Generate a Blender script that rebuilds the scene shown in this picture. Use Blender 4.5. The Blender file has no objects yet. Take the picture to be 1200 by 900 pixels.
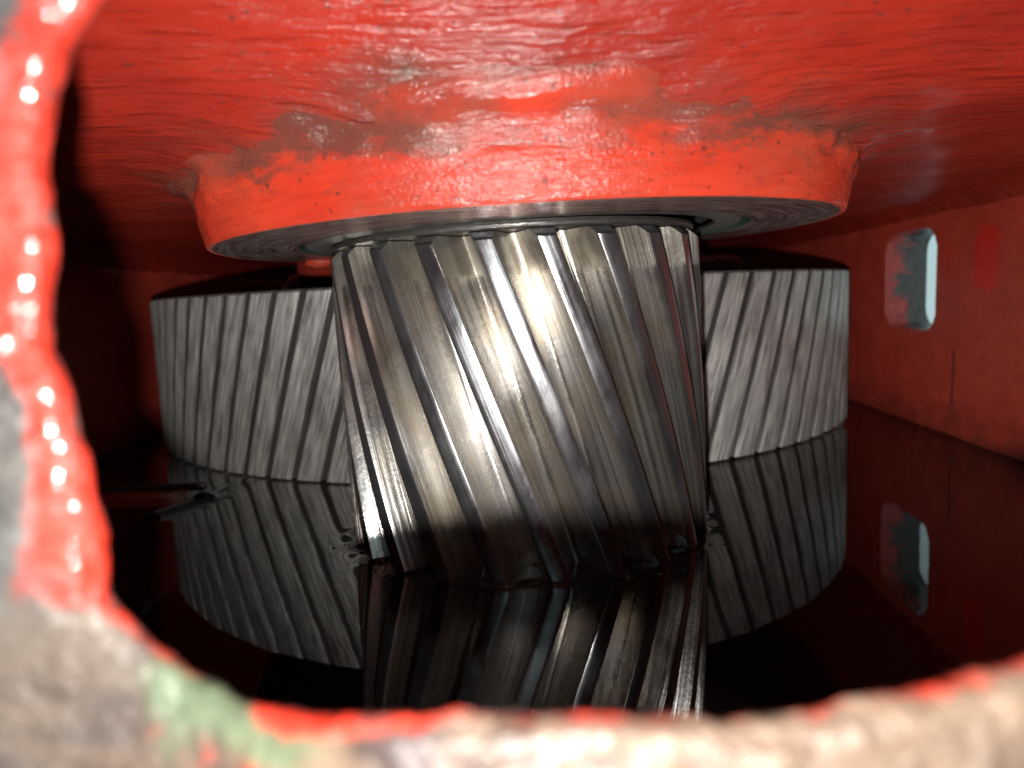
import bpy, math, random
import numpy as np
from mathutils import Vector, Matrix, Euler, noise

random.seed(7)
S = 0.06            # scene unit: one lens height above the oil = 60 mm
C = bpy.context.scene.collection
R = math.radians

# ------------------------------------------------------------------ camera
sc = bpy.context.scene
cam_d = bpy.data.cameras.new('camera'); cam = bpy.data.objects.new('camera', cam_d); C.objects.link(cam)
PITCH, ROLL = 0.1197, -0.0443
cam.matrix_world = Matrix.Translation((0, 0, 1.0*S)) @ Matrix.Rotation(math.pi/2-PITCH, 4, 'X') @ Matrix.Rotation(ROLL, 4, 'Z')
cam_d.sensor_width = 36; cam_d.lens = 844.7/1200*36
cam_d.clip_start = 0.002; cam_d.clip_end = 20
cam_d.dof.use_dof = True; cam_d.dof.focus_distance = 2.55*S; cam_d.dof.aperture_fstop = 17
sc.camera = cam

# ------------------------------------------------------------------ daylight outside
w = bpy.data.worlds.new('World'); sc.world = w; w.use_nodes = True
bg = w.node_tree.nodes['Background']; bg.inputs['Color'].default_value = (0.44, 0.60, 0.62, 1); bg.inputs['Strength'].default_value = 1.0

# ------------------------------------------------------------------ the hand lamp beside the lens
ld = bpy.data.lights.new('flash_lamp', 'AREA'); ld.shape = 'DISK'; ld.size = 0.0025; ld.energy = 0.33
ld.color = (1.0, 0.965, 0.92)
lo = bpy.data.objects.new('flash_lamp', ld); C.objects.link(lo)
lo.location = (-0.07*S, -0.02*S, 0.75*S); lo.rotation_euler = (R(93), 0, 0)

sc.view_settings.view_transform = 'Standard'; sc.view_settings.look = 'None'
sc.view_settings.exposure = 0.0; sc.view_settings.gamma = 1
sc.cycles.use_denoising = True
sc.cycles.max_bounces = 10; sc.cycles.diffuse_bounces = 6; sc.cycles.glossy_bounces = 6
sc.cycles.sample_clamp_indirect = 6
sc.cycles.caustics_reflective = True

# ------------------------------------------------------------------ helpers
def empty(name, loc=(0, 0, 0), label=None, cat=None, group=None):
    o = bpy.data.objects.new(name, None); C.objects.link(o); o.location = Vector(loc)*S
    o.empty_display_size = 0.01
    tag(o, label, cat, group); return o
def tag(o, label=None, cat=None, group=None, kind=None):
    if label: o['label'] = label
    if cat: o['category'] = cat
    if group: o['group'] = group
    if kind: o['kind'] = kind
    return o
def make(name, V, F, mats, parent=None, smooth=True, uv=None, fm=None, sharp=None, attrs=None, loc=None):
    me = bpy.data.meshes.new(name)
    V = np.asarray(V, float)*S
    me.from_pydata(V.tolist(), [], F)
    for m in (mats if isinstance(mats, (list, tuple)) else [mats]): me.materials.append(m)
    if fm is not None: me.polygons.foreach_set('material_index', np.asarray(fm, dtype=np.int32))
    if smooth: me.polygons.foreach_set('use_smooth', np.ones(len(me.polygons), dtype=bool))
    if uv is not None:
        lay = me.uv_layers.new(name='UVMap'); vi = np.zeros(len(me.loops), dtype=np.int32)
        me.loops.foreach_get('vertex_index', vi)
        lay.data.foreach_set('uv', np.asarray(uv, float)[vi].ravel())
    for k, a in (attrs or {}).items():
        at = me.attributes.new(k, 'FLOAT', 'POINT'); at.data.foreach_set('value', np.asarray(a, float))
    me.update()
    if smooth and sharp: me.set_sharp_from_angle(angle=R(sharp))
    o = bpy.data.objects.new(name, me); C.objects.link(o)
    if loc is not None: o.location = Vector(loc)*S
    o.parent = parent
    return o
def grid_faces(nr, nc, wrap=False, flip=False):
    F = []
    for i in range(nr-1):
        for j in range(nc if wrap else nc-1):
            a = i*nc+j; b = i*nc+(j+1) % nc; c = b+nc; d = a+nc
            F.append((a, d, c, b) if flip else (a, b, c, d))
    return F
def fn(x, y, z, oct=4):
    return noise.fractal(Vector((x, y, z)), 0.9, 2.0, oct)
def lathe(prof, n, a0=0, a1=360, flip=False):
    V = []; wrap = abs(a1-a0) >= 359.9
    for r, z in prof:
        for j in range(n):
            t = R(a0+(a1-a0)*j/(n if wrap else n-1)); V.append((r*math.cos(t), r*math.sin(t), z))
    return V, grid_faces(len(prof), n, wrap, flip)

# ------------------------------------------------------------------ node helpers
class NT:
    def __init__(s, name):
        s.m = bpy.data.materials.new(name); s.m.use_nodes = True; s.t = s.m.node_tree
        s.b = s.t.nodes['Principled BSDF']
    def n(s, typ, ins=None, **kw):
        x = s.t.nodes.new(typ)
        for k, v in kw.items(): setattr(x, k, v)
        for k, v in (ins or {}).items():
            if isinstance(v, bpy.types.NodeSocket): s.t.links.new(v, x.inputs[k])
            else: x.inputs[k].default_value = v
        return x
    def set(s, **kw):
        for k, v in kw.items():
            k = k.replace('_', ' ')
            if isinstance(v, bpy.types.NodeSocket): s.t.links.new(v, s.b.inputs[k])
            else: s.b.inputs[k].default_value = v
    def coord(s, scale, kind='Object', rand=0, rot=(0, 0, 0)):
        tc = s.n('ShaderNodeTexCoord').outputs[kind]
        k = 1 if kind == 'UV' else 1/S
        mp = s.n('ShaderNodeMapping', {'Vector': tc, 'Scale': tuple(q*k for q in scale), 'Rotation': rot}).outputs[0]
        if rand:
            r = s.n('ShaderNodeObjectInfo').outputs['Random']
            off = s.n('ShaderNodeVectorMath', {0: (37.0*rand, 91.0*rand, 53.0*rand)}, operation='SCALE'); s.t.links.new(r, off.inputs['Scale'])
            mp = s.n('ShaderNodeVectorMath', {0: mp, 1: off.outputs[0]}, operation='ADD').outputs[0]
        return mp
    def noise(s, vec, scale=1, detail=4, rough=.55, dist=0):
        return s.n('ShaderNodeTexNoise', {'Vector': vec, 'Scale': scale, 'Detail': detail, 'Roughness': rough, 'Distortion': dist}).outputs['Fac']
    def ramp(s, fac, stops, interp='LINEAR'):
        x = s.n('ShaderNodeValToRGB', {'Fac': fac}); cr = x.color_ramp; cr.interpolation = interp
        while len(cr.elements) < len(stops): cr.elements.new(.5)
        for e, (p, c) in zip(cr.elements, stops):
            e.position = p; e.color = (c, c, c, 1) if isinstance(c, (int, float)) else (*c, 1)
        return x.outputs['Color']
    def mix(s, f, a, b, mode='MIX'):
        x = s.n('ShaderNodeMix', data_type='RGBA', blend_type=mode)
        for i, v in ((0, f), (6, a), (7, b)):
            if isinstance(v, bpy.types.NodeSocket): s.t.links.new(v, x.inputs[i])
            else: x.inputs[i].default_value = v if i == 0 else (*v, 1)
        return x.outputs[2]
    def math(s, op, a, b=0.0, clamp=False):
        return s.n('ShaderNodeMath', {0: a, 1: b}, operation=op, use_clamp=clamp).outputs[0]
    def map(s, v, a, b, c=0., d=1., smooth=False):
        return s.n('ShaderNodeMapRange', {'Value': v, 'From Min': a, 'From Max': b, 'To Min': c, 'To Max': d}, interpolation_type='SMOOTHSTEP' if smooth else 'LINEAR').outputs[0]
    def sep(s, vec):
        return s.n('ShaderNodeSeparateXYZ', {0: vec}).outputs
    def bump(s, h, dist, strength=1.0, prev=None):
        ins = {'Height': h, 'Distance': dist*S, 'Strength': strength}
        if prev is not None: ins['Normal'] = prev
        return s.n('ShaderNodeBump', ins).outputs[0]

RED = (0.58, 0.050, 0.026); RED2 = (0.44, 0.032, 0.017); GREY = (0.16, 0.10, 0.075)

def red_paint(name, strokes=(2.2, 30, 6), rot=(0, 0, 0), rough=.30, bumpd=.02, dirt=.0, base=RED, dark=RED2, extra=None, fw=.22, coat=.12, wave=0, cw=.55):
    m = NT(name)
    c = m.coord(strokes, rot=rot)
    st = m.noise(c, 1.0, 5, .6, .4)
    fine = m.noise(m.coord((85, 120, 100)), 1, 3, .6)
    big = m.noise(m.coord((1.6, 2.2, 2.2)), 1, 4, .6)
    col = m.mix(m.ramp(big, [(.35, 0.0), (.65, 1.0)]), dark, base)
    col = m.mix(m.math('MULTIPLY', m.ramp(st, [(.35, 1.0), (.55, 0.0)]), .35), col, (.30, .022, .014))
    spk = m.ramp(m.noise(m.coord((45, 45, 45)), 1, 2, .5), [(.27, 1.0), (.34, 0.0)])
    col = m.mix(m.math('MULTIPLY', spk, .8), col, (.08, .025, .018))
    d = None
    if dirt:
        dn = m.noise(m.coord((3, 5, 4)), 1, 6, .65)
        d = m.ramp(dn, [(.56-dirt*.2, 0.0), (.66-dirt*.1, 1.0)])
        col = m.mix(m.math('MULTIPLY', d, .75), col, GREY)
    if extra: col = extra(m, col)
    hgt = m.math('ADD', m.math('MULTIPLY', st, 1.0), m.math('MULTIPLY', fine, fw))
    nb = m.bump(hgt, bumpd)
    if wave: nb = m.bump(m.noise(m.coord((4, 15, 10)), 1, 3, .5, .3), bumpd*wave, prev=nb)
    rg = m.map(m.noise(m.coord((5, 14, 8)), 1, 3), .3, .7, rough-.06, rough+.12)
    m.set(Base_Color=col, Roughness=rg, Normal=nb, Specular_IOR_Level=.6, Diffuse_Roughness=1.0, Coat_Weight=m.math('MULTIPLY', m.ramp(m.noise(m.coord((3.2, 4.5, 4)), 1, 4, .6), [(.38, .25), (.62, 1.0)]), cw), Coat_Roughness=coat)
    m.t.links.new(nb, m.b.inputs['Coat Normal'])
    return m.m

M = {}
def ceil_extra(m, col):
    x, y, z = m.sep(m.coord((1, 1, 1)))
    dx = m.math('SUBTRACT', x, .07); dy = m.math('SUBTRACT', y, 3.159)
    rr = m.math('SQRT', m.math('ADD', m.math('MULTIPLY', dx, dx), m.math('MULTIPLY', dy, dy)))
    n = m.noise(m.coord((5, 9, 5)), 1, 7, .7)
    rr = m.math('ADD', rr, m.math('MULTIPLY', m.math('SUBTRACT', n, .5), .5))
    k = m.math('MULTIPLY', m.map(rr, 1.48, 1.31), m.ramp(m.noise(m.coord((2, 2, 2)), 1, 3), [(.40, .1), (.58, .9)]))
    return m.mix(k, col, (.11, .055, .042))
M['ceiling'] = red_paint('red_enamel_brushed', strokes=(5.0, 55, 40), bumpd=.017, rough=.30, base=(.40, .028, .014), dark=(.28, .018, .010), extra=ceil_extra, coat=.13, fw=.12, wave=1.6, cw=.8)

def wall_extra(m, col):
    x, y, z = m.sep(m.coord((1, 1, 1)))
    n = m.math('SUBTRACT', m.noise(m.coord((9, 9, 9)), 1, 5), .5)
    yy = m.math('ADD', y, m.math('MULTIPLY', n, .12)); zz = m.math('ADD', z, m.math('MULTIPLY', n, .25))
    def box(y0, y1, z0, z1, f=.02):
        a = m.math('MULTIPLY', m.map(yy, y0-f, y0+f), m.map(yy, y1+f, y1-f))
        b = m.math('MULTIPLY', m.map(zz, z0-f, z0+f), m.map(zz, z1+f, z1-f))
        return m.math('MULTIPLY', a, b)
    col = m.mix(m.math('MULTIPLY', box(4.02, 4.25, .93, 1.27), .85), col, (.62, .022, .014))
    col = m.mix(m.math('MULTIPLY', box(4.47, 4.60, .98, 1.2), .45), col, (.55, .022, .014))
    l = m.math('MULTIPLY', m.map(m.math('ABSOLUTE', m.math('SUBTRACT', y, m.math('ADD', 4.45, m.math('MULTIPLY', n, .05)))), .010, .018, 1, 0),
               m.math('MULTIPLY', m.map(zz, .18, .22), m.map(zz, .56, .52)))
    col = m.mix(m.math('MULTIPLY', l, .7), col, (.05, .015, .012))
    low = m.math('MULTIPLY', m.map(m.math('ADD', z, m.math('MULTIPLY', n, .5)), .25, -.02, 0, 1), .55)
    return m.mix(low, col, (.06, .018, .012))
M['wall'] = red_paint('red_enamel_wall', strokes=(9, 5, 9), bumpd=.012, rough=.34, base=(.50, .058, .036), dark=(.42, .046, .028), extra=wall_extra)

def boss_extra(m, col):
    x, y, z = m.sep(m.coord((1, 1, 1)))
    n = m.noise(m.coord((4, 4, 11)), 1, 8, .72)
    zz = m.math('ADD', z, m.math('MULTIPLY', m.math('SUBTRACT', n, .5), .42))
    band = m.math('MULTIPLY', m.map(zz, 1.36, 1.42), m.map(zz, 1.70, 1.56))
    gate = m.ramp(m.noise(m.coord((1.7, 1.7, 3.5)), 1, 4), [(.34, 0.15), (.50, 1.0)])
    col = m.mix(m.math('MULTIPLY', m.math('MULTIPLY', band, gate), .80), col, (.075, .044, .034))
    film = m.ramp(m.noise(m.coord((2.5, 2.5, 5)), 1, 6, .7), [(.48, 0), (.7, .45)])
    return m.mix(film, col, (.24, .075, .045))
M['boss'] = red_paint('red_enamel_boss', strokes=(7, 7, 42), bumpd=.011, rough=.28, fw=.36, coat=.11, cw=.9, base=(.57, .055, .025), dark=(.50, .036, .016), extra=boss_extra)

# machined underside of the boss, wet and stained
m = NT('stained_machined_iron')
u = m.coord((26, 44, 1), kind='UV')
s1 = m.noise(u, 1, 6, .7, .5)
col = m.mix(m.ramp(s1, [(.4, 0.), (.6, 1.)]), (.24, .075, .065), (.50, .37, .34))
m.set(Base_Color=col, Metallic=.7, Roughness=m.map(s1, .3, .7, .12, .34), Normal=m.bump(s1, .03))
M['under'] = m.m
m = NT('dark_steel')
s1 = m.noise(m.coord((20, 20, 60)), 1, 4)
m.set(Base_Color=m.mix(s1, (.10, .095, .09), (.26, .25, .24)), Metallic=.8, Roughness=.42, Normal=m.bump(s1, .004))
M['ring'] = m.m
m = NT('green_primer')
s1 = m.noise(m.coord((12, 12, 12)), 1, 4)
m.set(Base_Color=m.mix(s1, (.03, .07, .055), (.09, .14, .11)), Roughness=.35)
M['green'] = m.m

# gear steels
def steel(name, light, darkc, su, sv, rough, bumpd, metal=.9, kind='land', amber=0, aniso=.7):
    m = NT(name)
    u = m.coord((su, sv, 1), kind='UV', rand=1)
    s1 = m.noise(u, 1, 5, .6, .1)
    blot = m.noise(m.coord((7, 7, 3.5), rand=1), 1, 5, .6)
    fine = m.noise(m.coord((90, 90, 60), rand=1), 1, 3, .6)
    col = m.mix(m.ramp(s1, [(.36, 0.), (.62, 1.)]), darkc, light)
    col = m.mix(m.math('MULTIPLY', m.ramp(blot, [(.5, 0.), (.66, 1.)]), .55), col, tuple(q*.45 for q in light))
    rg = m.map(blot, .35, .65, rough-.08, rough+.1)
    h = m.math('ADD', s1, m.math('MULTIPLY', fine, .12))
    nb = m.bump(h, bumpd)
    if kind == 'flank':
        x, y, z = m.sep(m.coord((1, 1, 1)))
        zn = m.math('ADD', z, m.math('MULTIPLY', m.math('SUBTRACT', m.noise(m.coord((14, 14, 6), rand=1), 1, 5, .65), .5), .045))
        top = m.map(zn, 1.072, 1.090)                       # unworn end beyond the mating gear
        oxide = m.ramp(blot, [(.42, 0.), (.6, 1.)])
        topc = m.mix(oxide, (.60, .575, .51), (.25, .225, .195))
        am = m.math('MULTIPLY', m.ramp(m.noise(m.coord((8, 8, 2.2), rand=2), 1, 4), [(.44, 0.), (.60, 1.)]), amber)
        col = m.mix(am, col, (.66, .54, .36))
        col = m.mix(top, col, topc)
        rg = m.math('ADD', rg, m.math('MULTIPLY', top, .14))
    m.set(Base_Color=col, Metallic=metal, Roughness=rg, Normal=nb, Anisotropic=aniso, Diffuse_Roughness=1.0)
    tn = m.n('ShaderNodeTangent', direction_type='UV_MAP', uv_map='UVMap'); m.set(Tangent=tn.outputs[0])
    return m.m
M['p_land'] = steel('polished_tooth_tip', (.60, .61, .63), (.46, .46, .48), 60, 1.5, .23, .0012, .97, aniso=.55)
M['p_flank'] = steel('worn_tooth_flank', (.86, .85, .835), (.26, .245, .23), 44, .32, .235, .0055, .95, 'flank', .34, aniso=.45)
M['b_land'] = steel('ground_tooth_tip', (.78, .765, .735), (.20, .19, .185), 95, 4, .43, .009, .68, aniso=.85)
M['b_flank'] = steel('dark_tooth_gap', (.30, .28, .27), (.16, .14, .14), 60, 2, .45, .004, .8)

# oil
m = NT('dark_gear_oil')
rip = m.noise(m.coord((2.0, 2.6, 2)), 1, 2, .5)
m.set(Base_Color=(.006, .0035, .003, 1), Roughness=.02, IOR=1.48, Specular_IOR_Level=.5, Normal=m.bump(rip, .0010))
M['oil'] = m.m

# ------------------------------------------------------------------ housing
HLAB = 'red painted cast iron gearbox housing seen through its worn inspection opening'
house = empty('gearbox_housing', (0, 3.16, -.3), HLAB, 'gearbox housing')
HO = np.array((0, 3.16, -.3))
def hpart(name, V, F, mats, **k):                       # vertices given in place; origin at the housing base
    o = make(name, np.asarray(V, float), F, mats, parent=house, **k)
    o.matrix_parent_inverse = Matrix.Translation(-Vector(HO)*S)
    return o
def xr(y): return 2.69+.075*(y-3.72)
XL, YB, ZC, Y0 = -2.98, 9.75, 1.5, .78
def rise(y): return .45*(1-math.exp(-(max(0, 2.1-y)/.7)**2))

# top wall: sheet with cast relief, rounding down into the side walls
ys = np.concatenate([np.arange(Y0, 4.2, .022), np.arange(4.2, YB+.05, .07)])
us = np.linspace(0, 1, 230)
V = []
for y in ys:
    x0, x1 = XL, xr(y)+.02
    for uu in us:
        x = x0+(x1-x0)*uu
        z = ZC + rise(y)
        fr = .16
        for dd in (x1-x, x-x0, YB-y):
            if dd < fr: z -= fr-math.sqrt(max(0, fr*fr-(fr-dd)**2))
        rb = math.hypot(x-.07, y-3.159)-1.265
        z -= .045*math.exp(-max(0, rb-.06)/.11)*(1+.5*fn(x*5, y*5, 9.1, 3))
        z += .010*fn(x*1.7, y*3.0, 3.1, 3)+.0015*fn(x*4, y*26, 7.7, 3)
        V.append((x, y, z))
hpart('top_wall', V, grid_faces(len(ys), len(us), flip=True), M['ceiling'])

# side wall with the slot
def slot_outline(n=96, y0=4.68, y1=5.42, z0=.655, z1=1.335, rr=.15):
    P = []
    for cx, cz, a0 in ((y1-rr, z1-rr, 0), (y0+rr, z1-rr, 90), (y0+rr, z0+rr, 180), (y1-rr, z0+rr, 270)):
        for k in range(n//4):
            a = R(a0+90*k/(n//4-1)); P.append((cx+rr*math.cos(a), cz+rr*math.sin(a)))
    return P
SL = slot_outline(); ns = len(SL); sy, sz = 5.05, .995
def rect_hit(dy, dz, ylo, yhi, zlo, zhi):
    t = min(((yhi-sy) if dy > 0 else (ylo-sy))/dy if abs(dy) > 1e-9 else 1e9, ((zhi-sz) if dz > 0 else (zlo-sz))/dz if abs(dz) > 1e-9 else 1e9)
    return sy+dy*t, sz+dz*t
rows = []; TH = .31
HIT = [list(rect_hit(y-sy, z-sz, Y0, YB, -.3, 2.1)) for y, z in SL]
for cy in (Y0, YB):
    for cz in (-.3, 2.1):
        k = min(range(ns), key=lambda k: abs(math.atan2((HIT[k][1]-sz), (HIT[k][0]-sy))-math.atan2(cz-sz, cy-sy))); HIT[k] = [cy, cz]
def ringpt(k, f):
    y, z = SL[k]; ry, rz = HIT[k]
    return y+(ry-y)*f, z+(rz-z)*f
for f in (1, .75, .5, .3, .15, .06, .02): rows.append([(xr(ringpt(k, f)[0]), *ringpt(k, f)) for k in range(ns)])
wall_rows = len(rows)
for dx, g in ((0.0, .012), (.012, .002), (.04, 0), (.1, 0), (.16, 0), (.22, 0), (.28, 0), (.30, -.003), (TH, -.02)):
    r_ = []
    for k in range(ns):
        y, z = SL[k]; wob = .006*fn(y*12, z*12, dx*12, 3)
        r_.append((xr(y)+dx, sy+(y-sy)*(1+(-wob-g*.0)/.4), sz+(z-sz)*(1-wob/.4)))
    rows.append(r_)
for f in (.06, .3, 1): rows.append([(xr(ringpt(k, f)[0])+TH, *ringpt(k, f)) for k in range(ns)])
V = [p for r_ in rows for p in r_]
F = grid_faces(len(rows), ns, True)
fm = [0 if i//ns < wall_rows else (1 if i//ns < wall_rows+8 else 0) for i in range(len(F))]
mt = NT('slot_paint_worn')
xs, yy_, zz_ = mt.sep(mt.coord((1, 1, 1)))
nn = mt.noise(mt.coord((6, 14, 7)), 1, 6, .65)
edge = mt.map(mt.math('ADD', xs, mt.math('MULTIPLY', mt.math('SUBTRACT', nn, .5), .45)), 2.90, 2.98)
lump = mt.noise(mt.coord((14, 14, 9)), 1, 4, .6)
mt.set(Base_Color=mt.mix(edge, (.50, .030, .018), (.055, .045, .042)), Roughness=.2, Normal=mt.bump(lump, .06), Coat_Weight=.5)
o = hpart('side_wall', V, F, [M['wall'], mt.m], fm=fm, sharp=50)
o['label'] = 'red side wall pierced by a rounded slot open to daylight'

# left and back walls
def sheet(name, p, du, dv, nu, nv, mat, amp=.012, nrm=(1, 0, 0)):
    V = []
    for i in range(nu):
        for j in range(nv):
            q = np.array(p, float)+np.array(du)*i/(nu-1)+np.array(dv)*j/(nv-1)
            q = q+np.array(nrm)*amp*fn(*(q*2.5), 3); V.append(tuple(q))
    return hpart(name, V, grid_faces(nu, nv), mat)
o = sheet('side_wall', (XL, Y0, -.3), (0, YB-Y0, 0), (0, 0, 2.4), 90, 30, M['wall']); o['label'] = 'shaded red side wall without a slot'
sheet('back_wall', (XL-.05, YB, -.3), (6.3, 0, 0), (0, 0, 1.85), 80, 30, M['wall'], nrm=(0, -1, 0))

# bearing boss of the small gear
BX, BY, BZ, BR = .085, 3.159, 1.242, 1.265
TILT = R(-1.1)                                            # small gear and its boss lean a little against the large one
boss_prof = [(.90, 1.46), (.92, 1.30), (.925, BZ+.012), (.94, BZ)]
boss_prof += [(r, BZ) for r in np.linspace(.97, BR-.02, 7)]
boss_prof += [(BR-.004, BZ+.001), (BR, BZ+.006)]
boss_prof += [(BR+.20*(z-BZ), z) for z in np.linspace(BZ+.03, 1.405, 12)]
for a in np.linspace(14, 74, 12): boss_prof.append((BR+.03+.065-.065*math.cos(R(a)), 1.425+.06*math.sin(R(a))))
boss_prof += [(BR+.09, 1.500), (BR+.10, 1.525), (BR+.105, 1.56)]
n = 360; V = []; uv = []
for i, (r, z) in enumerate(boss_prof):
    for j in range(n):
        t = 2*math.pi*j/n; cx, sy_ = math.cos(t), math.sin(t)
        k = min(1, max(0, (z-1.33)/.1)) if r > 1.1 else 0
        k *= 1 if i < len(boss_prof)-2 else .3
        g = .032*k*(fn(cx*5.5+3, sy_*5.5, z*7, 5)) + (.004*fn(cx*3, sy_*3, 1, 2) if r > 1.0 else 0)
        if 11 < i: g += .0025*fn(cx*40, sy_*40, z*9, 2)
        V.append(((r+g)*cx, (r+g)*sy_, z - (.5*g if i > 20 else 0))); uv.append((t*r/6, r))
F = grid_faces(len(boss_prof), n, True)
fm = [(2 if i//n < 3 else 1 if i//n < 10 else 0) for i in range(len(F))]
bo = make('bearing_boss', V, F, [M['boss'], M['under'], M['green']], parent=house, uv=uv, fm=fm, sharp=48)
bo.location = (Vector((BX+.01, BY, 0))-Vector(HO))*S; bo.rotation_euler = (0, TILT*.8, 0); bo['label'] = 'round red boss with a bare machined underside over the small gear'
# roof of the bore
V, F = lathe([(0.001, 1.40), (.93, 1.40)], 96)
o = make('bore_roof', V, F, M['ring'], parent=bo)
# runs of paint hanging from the boss edge
def blob(name, loc, sc3, mat, parent=None, ploc=(0, 0, 0), seed=0):
    V = []; nr, nc = 9, 14
    for i in range(nr):
        a = math.pi*i/(nr-1)
        for j in range(nc):
            b = 2*math.pi*j/nc; d = Vector((math.sin(a)*math.cos(b), math.sin(a)*math.sin(b), math.cos(a)))
            k = 1+.18*fn(d.x*2+seed, d.y*2, d.z*2, 2)
            V.append((d.x*sc3[0]*k, d.y*sc3[1]*k, d.z*sc3[2]*k))
    o = make(name, V, grid_faces(nr, nc, True), mat, parent=parent); o.location = (Vector(loc)-Vector(ploc))*S
    return o
blob('paint_run', (BX-1.02, BY+.55, BZ-.006), (.075, .06, .026), M['boss'], bo, (BX, BY, 0))
blob('paint_run', (BX-.78, BY+.82, BZ-.004), (.07, .06, .022), M['boss'], bo, (BX, BY, 0), 4)

# bearing boss of the large gear, far behind
V, F = lathe([(1.70, 1.26), (1.72, 1.20), (1.76, 1.19), (1.78, 1.21), (1.785, 1.38), (1.80, 1.44), (1.86, 1.49), (1.95, 1.51)], 180)
V2, F2 = lathe([(.001, 1.20), (1.76, 1.19)], 180, flip=True)
k0 = len(V)
o = make('bearing_boss', V+V2, F+[tuple(q+k0 for q in f) for f in F2], M['wall'], parent=house, sharp=50)
o.location = (Vector((-.063, 6.69, 0))-Vector(HO))*S; o['label'] = 'wide red boss half hidden above the large gear'

# front wall with the worn opening
OUT = [(-.309, 1.358), (-.373, 1.272), (-.398, 1.228), (-.416, 1.176), (-.424, 1.122), (-.425, 1.066), (-.438, .993), (-.431, .943), (-.429, .893),
       (-.422, .841), (-.42, .788), (-.418, .726), (-.392, .689), (-.36, .655), (-.312, .616), (-.253, .587), (-.192, .577), (-.103, .575), (.003, .574),
       (.091, .572), (.188, .561), (.268, .560), (.339, .573), (.418, .584), (.47, .598), (.514, .610), (.565, .65), (.60, .72), (.62, .85), (.625, 1.0),
       (.62, 1.2), (.59, 1.36), (.52, 1.47), (.40, 1.53), (.2, 1.55), (0, 1.53), (-.15, 1.48), (-.24, 1.42)]
P = np.array(OUT); 
# closed smooth resample (Catmull-Rom)
Q = []
for i in range(len(P)):
    p0, p1, p2, p3 = P[i-1], P[i], P[(i+1) % len(P)], P[(i+2) % len(P)]
    for t in np.linspace(0, 1, 40, endpoint=False):
        Q.append(.5*((2*p1)+(-p0+p2)*t+(2*p0-5*p1+4*p2-p3)*t*t+(-p0+3*p1-3*p2+p3)*t**3))
Q = np.array(Q); L = np.r_[0, np.cumsum(np.linalg.norm(np.roll(Q, -1, 0)-Q, axis=1))]
N = 1000; tt = np.linspace(0, L[-1], N, endpoint=False); QQ = np.vstack([Q, Q[:1]])
O = np.stack([np.interp(tt, L, QQ[:, 0]), np.interp(tt, L, QQ[:, 1])], 1)
kl = np.clip((-.12-O[:, 0])/.26, 0, 1); kl = kl*kl*(3-2*kl); kt = np.clip((O[:, 1]-.75)/.5, 0, 1)
K = (.90+.10*kt)*(1-kl)+1.12*kl                          # the cast edge bows: farther on the left, nearer at the sill
O = np.stack([O[:, 0]*K, 1+(O[:, 1]-1)*K], 1); DY = .70*(K-1)
T = np.roll(O, -12, 0)-np.roll(O, 12, 0); T /= np.linalg.norm(T, axis=1)[:, None]
NO = np.stack([T[:, 1], -T[:, 0]], 1)                    # outward (away from the hole)
cen = O.mean(0)
if ((O-cen)*NO).sum() < 0: NO = -NO
prof = [(.25, .76), (.10, .755), (.07, .75), (.045, .74), (.022, .727), (.007, .714)]
prof += [(.030*(1-math.cos(R(a))), .70-.030*math.sin(R(a))) for a in (0, 8, 16, 24, 32, 40, 48, 56, 64, 72, 80, 88)]
prof += [(.036, .6697), (.043, .669), (.051, .668), (.060, .667), (.070, .6655), (.081, .664), (.093, .662), (.106, .660), (.12, .658), (.136, .656), (.154, .654), (.175, .652), (.20, .65), (.23, .65), (.28, .65), (.35, .65), (.45, .65), (.6, .65), (.8, .65)]
V = []; red = []; green = []; pale = []
# back face out to the wall edges
for f in (1.0, .5, .2):
    for j in range(N):
        d = O[j]-cen
        t = min((3.1/abs(d[0])) if abs(d[0]) > 1e-6 else 1e9, ((1.06/d[1]) if d[1] > 1e-6 else 1e9), ((-1.35/d[1]) if d[1] < -1e-6 else 1e9))
        q = O[j]+(cen+d*max(t, 1)-O[j])*f + NO[j]*.25*(1-f)
        V.append((q[0], .762+.3*(1-f)*DY[j], q[1])); red.append(1); green.append(0); pale.append(0)
for o_, y in prof:
    for j in range(N):
        nx, nz = NO[j]; x, z = O[j][0]+nx*o_, O[j][1]+nz*o_
        g = .011*fn(x*7, y*7, z*7, 5)+.0055*max(-.3, fn(x*23, y*23, z*23, 4))
        if y > .755 or o_ > .5: g *= .4
        x += nx*g*(.9 if o_ < .03 else .1); z += nz*g*(.9 if o_ < .03 else .1); yy = y+g*(0 if o_ < .01 else .8)
        V.append((x, yy+DY[j], z))
        s = max(0, .705-y)+(o_ if y < .70 else 0)                              # run along the profile from the inner edge
        down = max(0, -nz)                                # sill
        lim = .092*(1-down)**.9+.014
        nn_ = fn(x*7+2, y*7, z*7, 4)
        red.append(min(1, max(0, (lim-s+nn_*.05)/.02)))
        gx, gz = (x+.335)/.125, (z-.595)/.075
        green.append(min(1, max(0, (1.0-math.hypot(gx, gz)+nn_*.6)/.35)))
        pale.append(min(1, max(0, down)))
nrow = 3+len(prof)
F = grid_faces(nrow, N, True, flip=True)
mt = NT('worn_rim_paint')
aR = mt.n('ShaderNodeAttribute', attribute_name='red').outputs['Fac']; aG = mt.n('ShaderNodeAttribute', attribute_name='green').outputs['Fac']; aP = mt.n('ShaderNodeAttribute', attribute_name='sill').outputs['Fac']
n1 = mt.noise(mt.coord((9, 9, 9)), 1, 5, .6); n2 = mt.noise(mt.coord((4, 6, 7)), 1, 3, .5, .5); n3 = mt.noise(mt.coord((40, 40, 40)), 1, 3, .6)
iron = mt.mix(mt.ramp(n1, [(.35, 0.), (.65, 1.)]), (.018, .018, .018), (.052, .050, .047))
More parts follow.
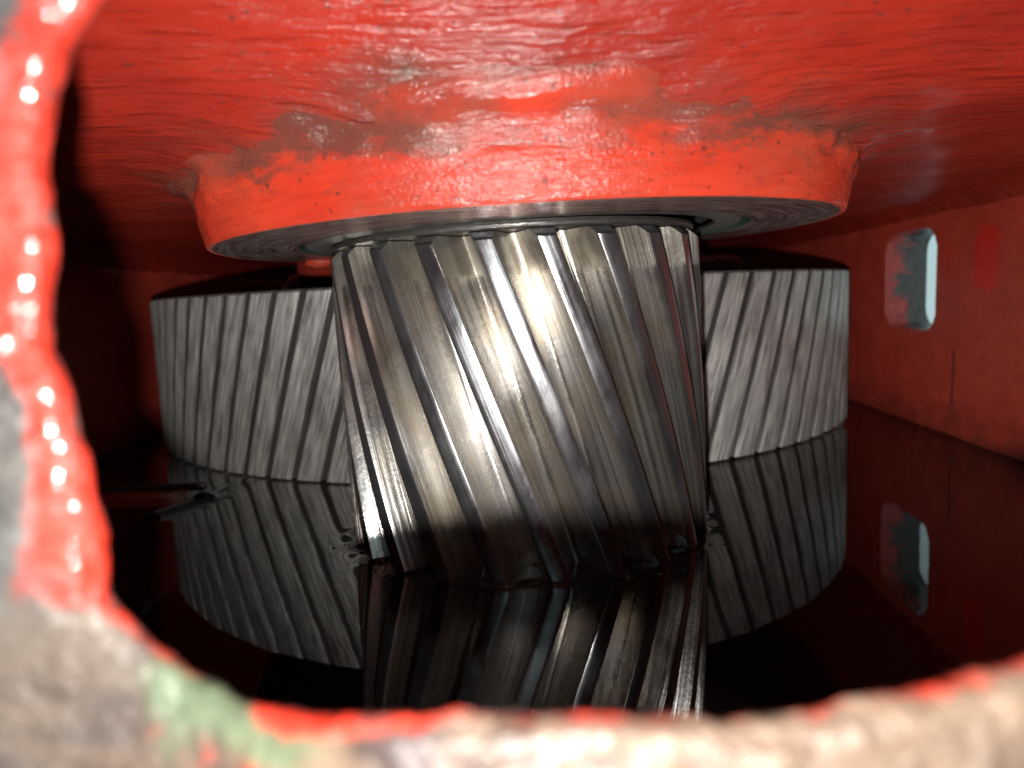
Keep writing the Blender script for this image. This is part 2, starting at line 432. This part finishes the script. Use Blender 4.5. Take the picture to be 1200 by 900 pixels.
tan = mt.mix(mt.ramp(n2, [(.36, 0.), (.48, .55), (.62, 1.)]), (.016, .010, .009), (.10, .066, .044))
tan = mt.mix(mt.ramp(n1, [(.62, 0.), (.70, .8)]), tan, (.16, .018, .01))
col = mt.mix(aP, iron, tan)
col = mt.mix(mt.math('MULTIPLY', aG, .8), col, mt.mix(n1, (.026, .052, .030), (.062, .078, .042)))
redc = mt.mix(n1, (.22, .010, .004), (.30, .016, .006))
redc = mt.mix(mt.ramp(mt.noise(mt.coord((16, 16, 16)), 1, 5, .7), [(.58, 0.), (.66, .8)]), redc, (.055, .042, .036))
col = mt.mix(aR, col, redc)
mt.set(Base_Color=col, Roughness=mt.map(n1, .3, .7, .42, .66), Normal=mt.bump(mt.math('ADD', n1, mt.math('MULTIPLY', n3, .35)), .018), Coat_Weight=mt.map(aR, 0, 1, .0, .8), Coat_Roughness=.09, Specular_IOR_Level=.32)
o = hpart('front_wall', V, F, mt.m, attrs={'red': red, 'green': green, 'sill': pale})
o['label'] = 'blurred front wall with chipped red, green and bare iron rim'

# ------------------------------------------------------------------ gears
def tooth_mesh(prof, ztop, zbot, rate, ch, nz, matl):
    """prof: (angle deg from tooth middle, radius); swept along a helix; UV = (arc, z)"""
    zs = list(np.linspace(zbot, ztop-1.6*ch, nz))+[None]
    rmax = max(r for a, r in prof); V = []; uv = []
    arc = [0]
    for (a, r), (b, q) in zip(prof, prof[1:]): arc.append(arc[-1]+math.hypot(r*R(a)-q*R(b), r-q))
    for z in zs:
        for (a, r), s in zip(prof, arc):
            zz = ztop-max(0, r-(rmax-ch)) if z is None else z
            t = R(a+rate*(ztop-zz)); V.append((r*math.sin(t), -r*math.cos(t), zz)); uv.append((s, zz))
    n = len(prof); F = grid_faces(len(zs), n)
    fm = [0 if abs(prof[i % (n-1)][1]-rmax) < .006*rmax and abs(prof[i % (n-1)+1][1]-rmax) < .006*rmax else 1 for i in range(len(F))]
    base = (len(zs)-1)*n
    for i in range(n//2-1):
        F.append((base+i, base+i+1, base+n-2-i, base+n-1-i)); fm.append(0)
    return V, F, uv, fm
def mirror(h): return h+[(-a, r) for a, r in reversed(h)]

# small gear in front
PX, PY, PR, PT = .044, 3.1619, .775, 1.2220
pin = empty('pinion_gear', (PX+.017, PY, -.3), 'small shiny helical steel gear in front under the red boss', 'gear'); pin.rotation_euler = (0, TILT, 0)
zoff = -.3
pp = mirror([(-7.83, .606), (-7.2, .607), (-6.6, .611), (-6.0, .620), (-5.5, .633), (-5.05, .650), (-4.5, .676), (-3.9, .704), (-3.3, .730), (-2.75, .751), (-2.5, .7595), (-2.38, .7626), (-2.24, PR), (-.8, PR+.0005)])
pp = [(a, r if r >= PR else r*PR/.7636) for a, r in pp]
tv, tf, tuv, tfm = tooth_mesh(pp, PT, -.28, 25.5, .030, 26, None)
tv = [(x, y, z) for x, y, z in tv]
first = None
for k in range(23):
    if first is None:
        t0 = first = make('tooth', tv, tf, [M['p_land'], M['p_flank']], parent=pin, uv=tuv, fm=tfm, sharp=32)
    else:
        t0 = first.copy(); C.objects.link(t0); t0.parent = pin
    t0.location = (0, 0, -zoff*S); t0.rotation_euler = (0, 0, R(7.0+360/23*k))
V, F = lathe([(.20, -.27), (.58, -.27), (.609, -.25), (.609, PT-.012), (.58, PT-.004), (.20, PT-.004)], 120)
o = make('gear_body', V, F, M['p_flank'], parent=pin, uv=[(0, 0)]*len(V), sharp=30); o.location = (0, 0, -zoff*S)
V, F = lathe([(.001, PT-.01), (.40, PT-.01), (.40, 1.41), (.001, 1.41)], 64)
o = make('shaft', V, F, M['ring'], parent=pin, sharp=30); o.location = (0, 0, -zoff*S)

# spacer ring between small gear and boss
rg_ = empty('spacer_ring', (PX-.012, PY, PT), 'thin dark steel ring lying on top of the small gear', 'ring'); rg_.rotation_euler = (0, TILT, 0)
V, F = lathe([(.42, .004), (.742, .004), (.752, .008), (.756, .018), (.752, .030), (.742, .033), (.42, .033)], 160)
make('ring_face', V, F, M['ring'], parent=rg_, sharp=30)
# bearing race seen inside the bore
V, F = lathe([(.79, 1.257), (.80, 1.250), (.90, 1.250), (.905, 1.257), (.905, 1.39)], 160)
br = make('bearing_race', V, F, M['ring'], sharp=30)
br.location = Vector((BX+.01, BY, 0))*S; br.rotation_euler = (0, TILT, 0)
tag(br, 'grey bearing race set in the bore of the red boss', 'bearing')

# large gear behind
GX, GY, GR, GT = -.063, 6.69, 2.90, 1.0966
bull = empty('bull_gear', (GX, GY, -.3), 'large dull grey helical gear standing half submerged behind the small gear', 'gear')
bp_ = mirror([(-2.0, 2.755), (-1.90, 2.757), (-1.80, 2.775), (-1.69, 2.82), (-1.59, 2.872), (-1.54, 2.892), (-1.49, 2.8985), (-1.42, GR), (-.5, GR+.0005)])
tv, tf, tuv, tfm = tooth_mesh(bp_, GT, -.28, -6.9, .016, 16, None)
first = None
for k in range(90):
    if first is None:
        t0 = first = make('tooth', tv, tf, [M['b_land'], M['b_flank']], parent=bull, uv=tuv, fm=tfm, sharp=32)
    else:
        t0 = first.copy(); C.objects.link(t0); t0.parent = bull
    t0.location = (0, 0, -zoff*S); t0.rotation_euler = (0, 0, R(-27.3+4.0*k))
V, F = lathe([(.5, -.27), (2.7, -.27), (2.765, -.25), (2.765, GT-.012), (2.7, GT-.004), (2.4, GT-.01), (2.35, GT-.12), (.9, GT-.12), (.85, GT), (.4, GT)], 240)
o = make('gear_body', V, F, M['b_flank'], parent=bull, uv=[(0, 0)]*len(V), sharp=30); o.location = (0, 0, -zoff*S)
V, F = lathe([(.001, GT-.01), (.6, GT-.01), (.6, 1.21), (.001, 1.21)], 64)
o = make('shaft', V, F, M['ring'], parent=bull, sharp=30); o.location = (0, 0, -zoff*S)

# ------------------------------------------------------------------ oil with menisci
def axis_lines(lo, hi, fine, coarse, zones):
    out = [lo]; 
    while out[-1] < hi:
        x = out[-1]; out.append(x+(fine if any(a <= x <= b for a, b in zones) else coarse))
    return np.array(out)
xs_ = axis_lines(XL-.05, 3.2, .012, .05, [(-2.2, 2.2)]); ys_ = axis_lines(Y0, YB+.05, .012, .06, [(2.25, 4.9)])
X, Y = np.meshgrid(xs_, ys_)
Z = np.zeros_like(X)
def gear_dist(cx, cy, rt, rr, nt, ph, land, rate, zt):
    r = np.hypot(X-cx, Y-cy); th = np.degrees(np.arctan2(X-cx, -(Y-cy)))-ph-rate*zt
    pit = 360/nt; u = np.abs((th+pit/2) % pit-pit/2)
    prof = np.where(u < land, rt, rt-.25*(rt-rr)*np.clip((u-land)/(pit/2-land), 0, 1))
    return r-prof
for a in ((PX, PY, PR-.01, .63, 23, 7.0, 2.2, 25.5, PT), (GX, GY, GR, 2.76, 90, -27.3, 1.45, -6.9, GT)):
    d = gear_dist(*a); Z += .016*np.exp(-np.clip(d, 0, None)/.018)
d = np.clip(xr(Y)-X, 0, None); Z += .02*np.exp(-d/.03)
# oil dragged up between the red bar and the large gear
def ridge(p, q, amp, wid):
    px, py = p; qx, qy = q; L2 = (qx-px)**2+(qy-py)**2
    t = np.clip(((X-px)*(qx-px)+(Y-py)*(qy-py))/L2, 0, 1)
    dd = np.hypot(X-px-t*(qx-px), Y-py-t*(qy-py)); return amp*np.exp(-(dd/wid)**2)
Z += ridge((-1.80, 3.45), (-1.66, 3.74), .032, .06)+ridge((-1.66, 3.74), (-1.62, 4.1), .02, .06)
V = np.stack([X.ravel(), Y.ravel(), Z.ravel()], 1)
oil = make('oil', V, grid_faces(len(ys_), len(xs_)), M['oil'])
tag(oil, 'black mirror-like gear oil filling the bottom of the housing', None, None, 'structure')

# red bar end poking from the left
bar = empty('scraper_bar', (-2.3, 3.75, 0), 'short red bar end sticking out of the oil left of the gears', 'bar')
def boxm(name, x0, x1, y0, y1, z0, z1, mat, parent, bev=.012, amp=.006):
    V = []; nx = 24
    pr = []
    for cy, cz, a0 in ((y1-bev, z1-bev, 0), (y0+bev, z1-bev, 90), (y0+bev, z0+bev, 180), (y1-bev, z0+bev, 270)):
        for k in range(4): a = R(a0+30*k); pr.append((cy+bev*math.cos(a), cz+bev*math.sin(a)))
    n = len(pr); my, mz = (y0+y1)/2, (z0+z1)/2
    for i in range(nx+2):
        x = x0+(x1-x0)*min(i, nx-1)/(nx-1); sh = (1, .9, .0)[max(0, i-nx+1)] if i >= nx-1 else 1
        for y, z in pr:
            g = 1+amp*8*fn(x*8, y*8, z*8, 3)
            V.append((x+(.006 if sh < 1 else 0), my+(y-my)*sh*g, mz+(z-mz)*sh*g))
    return make(name, V, grid_faces(nx+2, n, True, flip=True), mat, parent=parent, sharp=60)
o = boxm('bar_body', -.72, .50, -.09, .09, -.08, .045, M['boss'], bar)
o = boxm('bar_edge', -.72, .60, .075, .12, .03, .075, M['ring'], bar)

# ------------------------------------------------------------------ small things stuck in the paint
def tube(name, pts, rad, mat, label, cat, sides=6):
    V = []; 
    pts = [Vector(p) for p in pts]
    for i, p in enumerate(pts):
        t = (pts[min(i+1, len(pts)-1)]-pts[max(i-1, 0)]).normalized(); a = t.orthogonal().normalized(); b = t.cross(a)
        rr = rad*(.3 if i in (0, len(pts)-1) else 1)
        for k in range(sides): an = 2*math.pi*k/sides; V.append(tuple(p-pts[0]+a*rr*math.cos(an)+b*rr*math.sin(an)))
    o = make(name, V, grid_faces(len(pts), sides, True), mat); o.location = pts[0]*S
    return tag(o, label, cat)
def on_ceiling(x, y): return ZC+rise(y)+.004
BXY = [(0.586, 1.785), (0.602, 1.815), (0.632, 1.861), (0.672, 1.91), (0.719, 1.955), (0.77, 1.994), (0.816, 2.019)]
tube('brush_bristle', [(x, y, on_ceiling(x, y)-.016) for x, y in BXY], .0016, M['ring'],
     'curved brush hair caught in the red ceiling paint near the boss', 'bristle')

# stray fibres lying on the sill
tube('fibre', [(-.045, .59, .600), (-.035, .59, .614), (-.022, .59, .622), (-.008, .59, .620), (.004, .59, .612)], .0012, M['p_land'],
     'pale stray fibre lying on the blurred lower rim', 'fibre')

# tiny oil domes added along the oil line to make glints
V = []; F = []
rnd = random.Random(3)
for i in range(90):
    if i < 60: t = R(rnd.uniform(-75, 75)); q = PR+.012+abs(rnd.gauss(0, .05)); bx, by = PX+q*math.sin(t), PY-q*math.cos(t)
    else: t = R(rnd.uniform(-55, 55)); q = GR+.008+abs(rnd.gauss(0, .02)); bx, by = GX+q*math.sin(t), GY-q*math.cos(t)
    rr = rnd.uniform(.003, .008); k = len(V); bz = .016*math.exp(-max(0, q-(PR if i < 60 else GR))/.018)
    for a in range(4):
        for b in range(8):
            e = R(a*28); V.append((bx+rr*math.cos(e)*math.cos(b*math.pi/4), by+rr*math.cos(e)*math.sin(b*math.pi/4), bz-.001+rr*.8*math.sin(e)))
    F += [(k+a*8+b, k+a*8+(b+1) % 8, k+a*8+8+(b+1) % 8, k+a*8+8+b) for a in range(3) for b in range(8)]
    F.append(tuple(k+24+b for b in range(8)))
tag(make('oil_glint_domes', V, F, M['oil']), 'tiny glossy domes added for glints on the oil along the gear teeth', None, None, 'stuff')
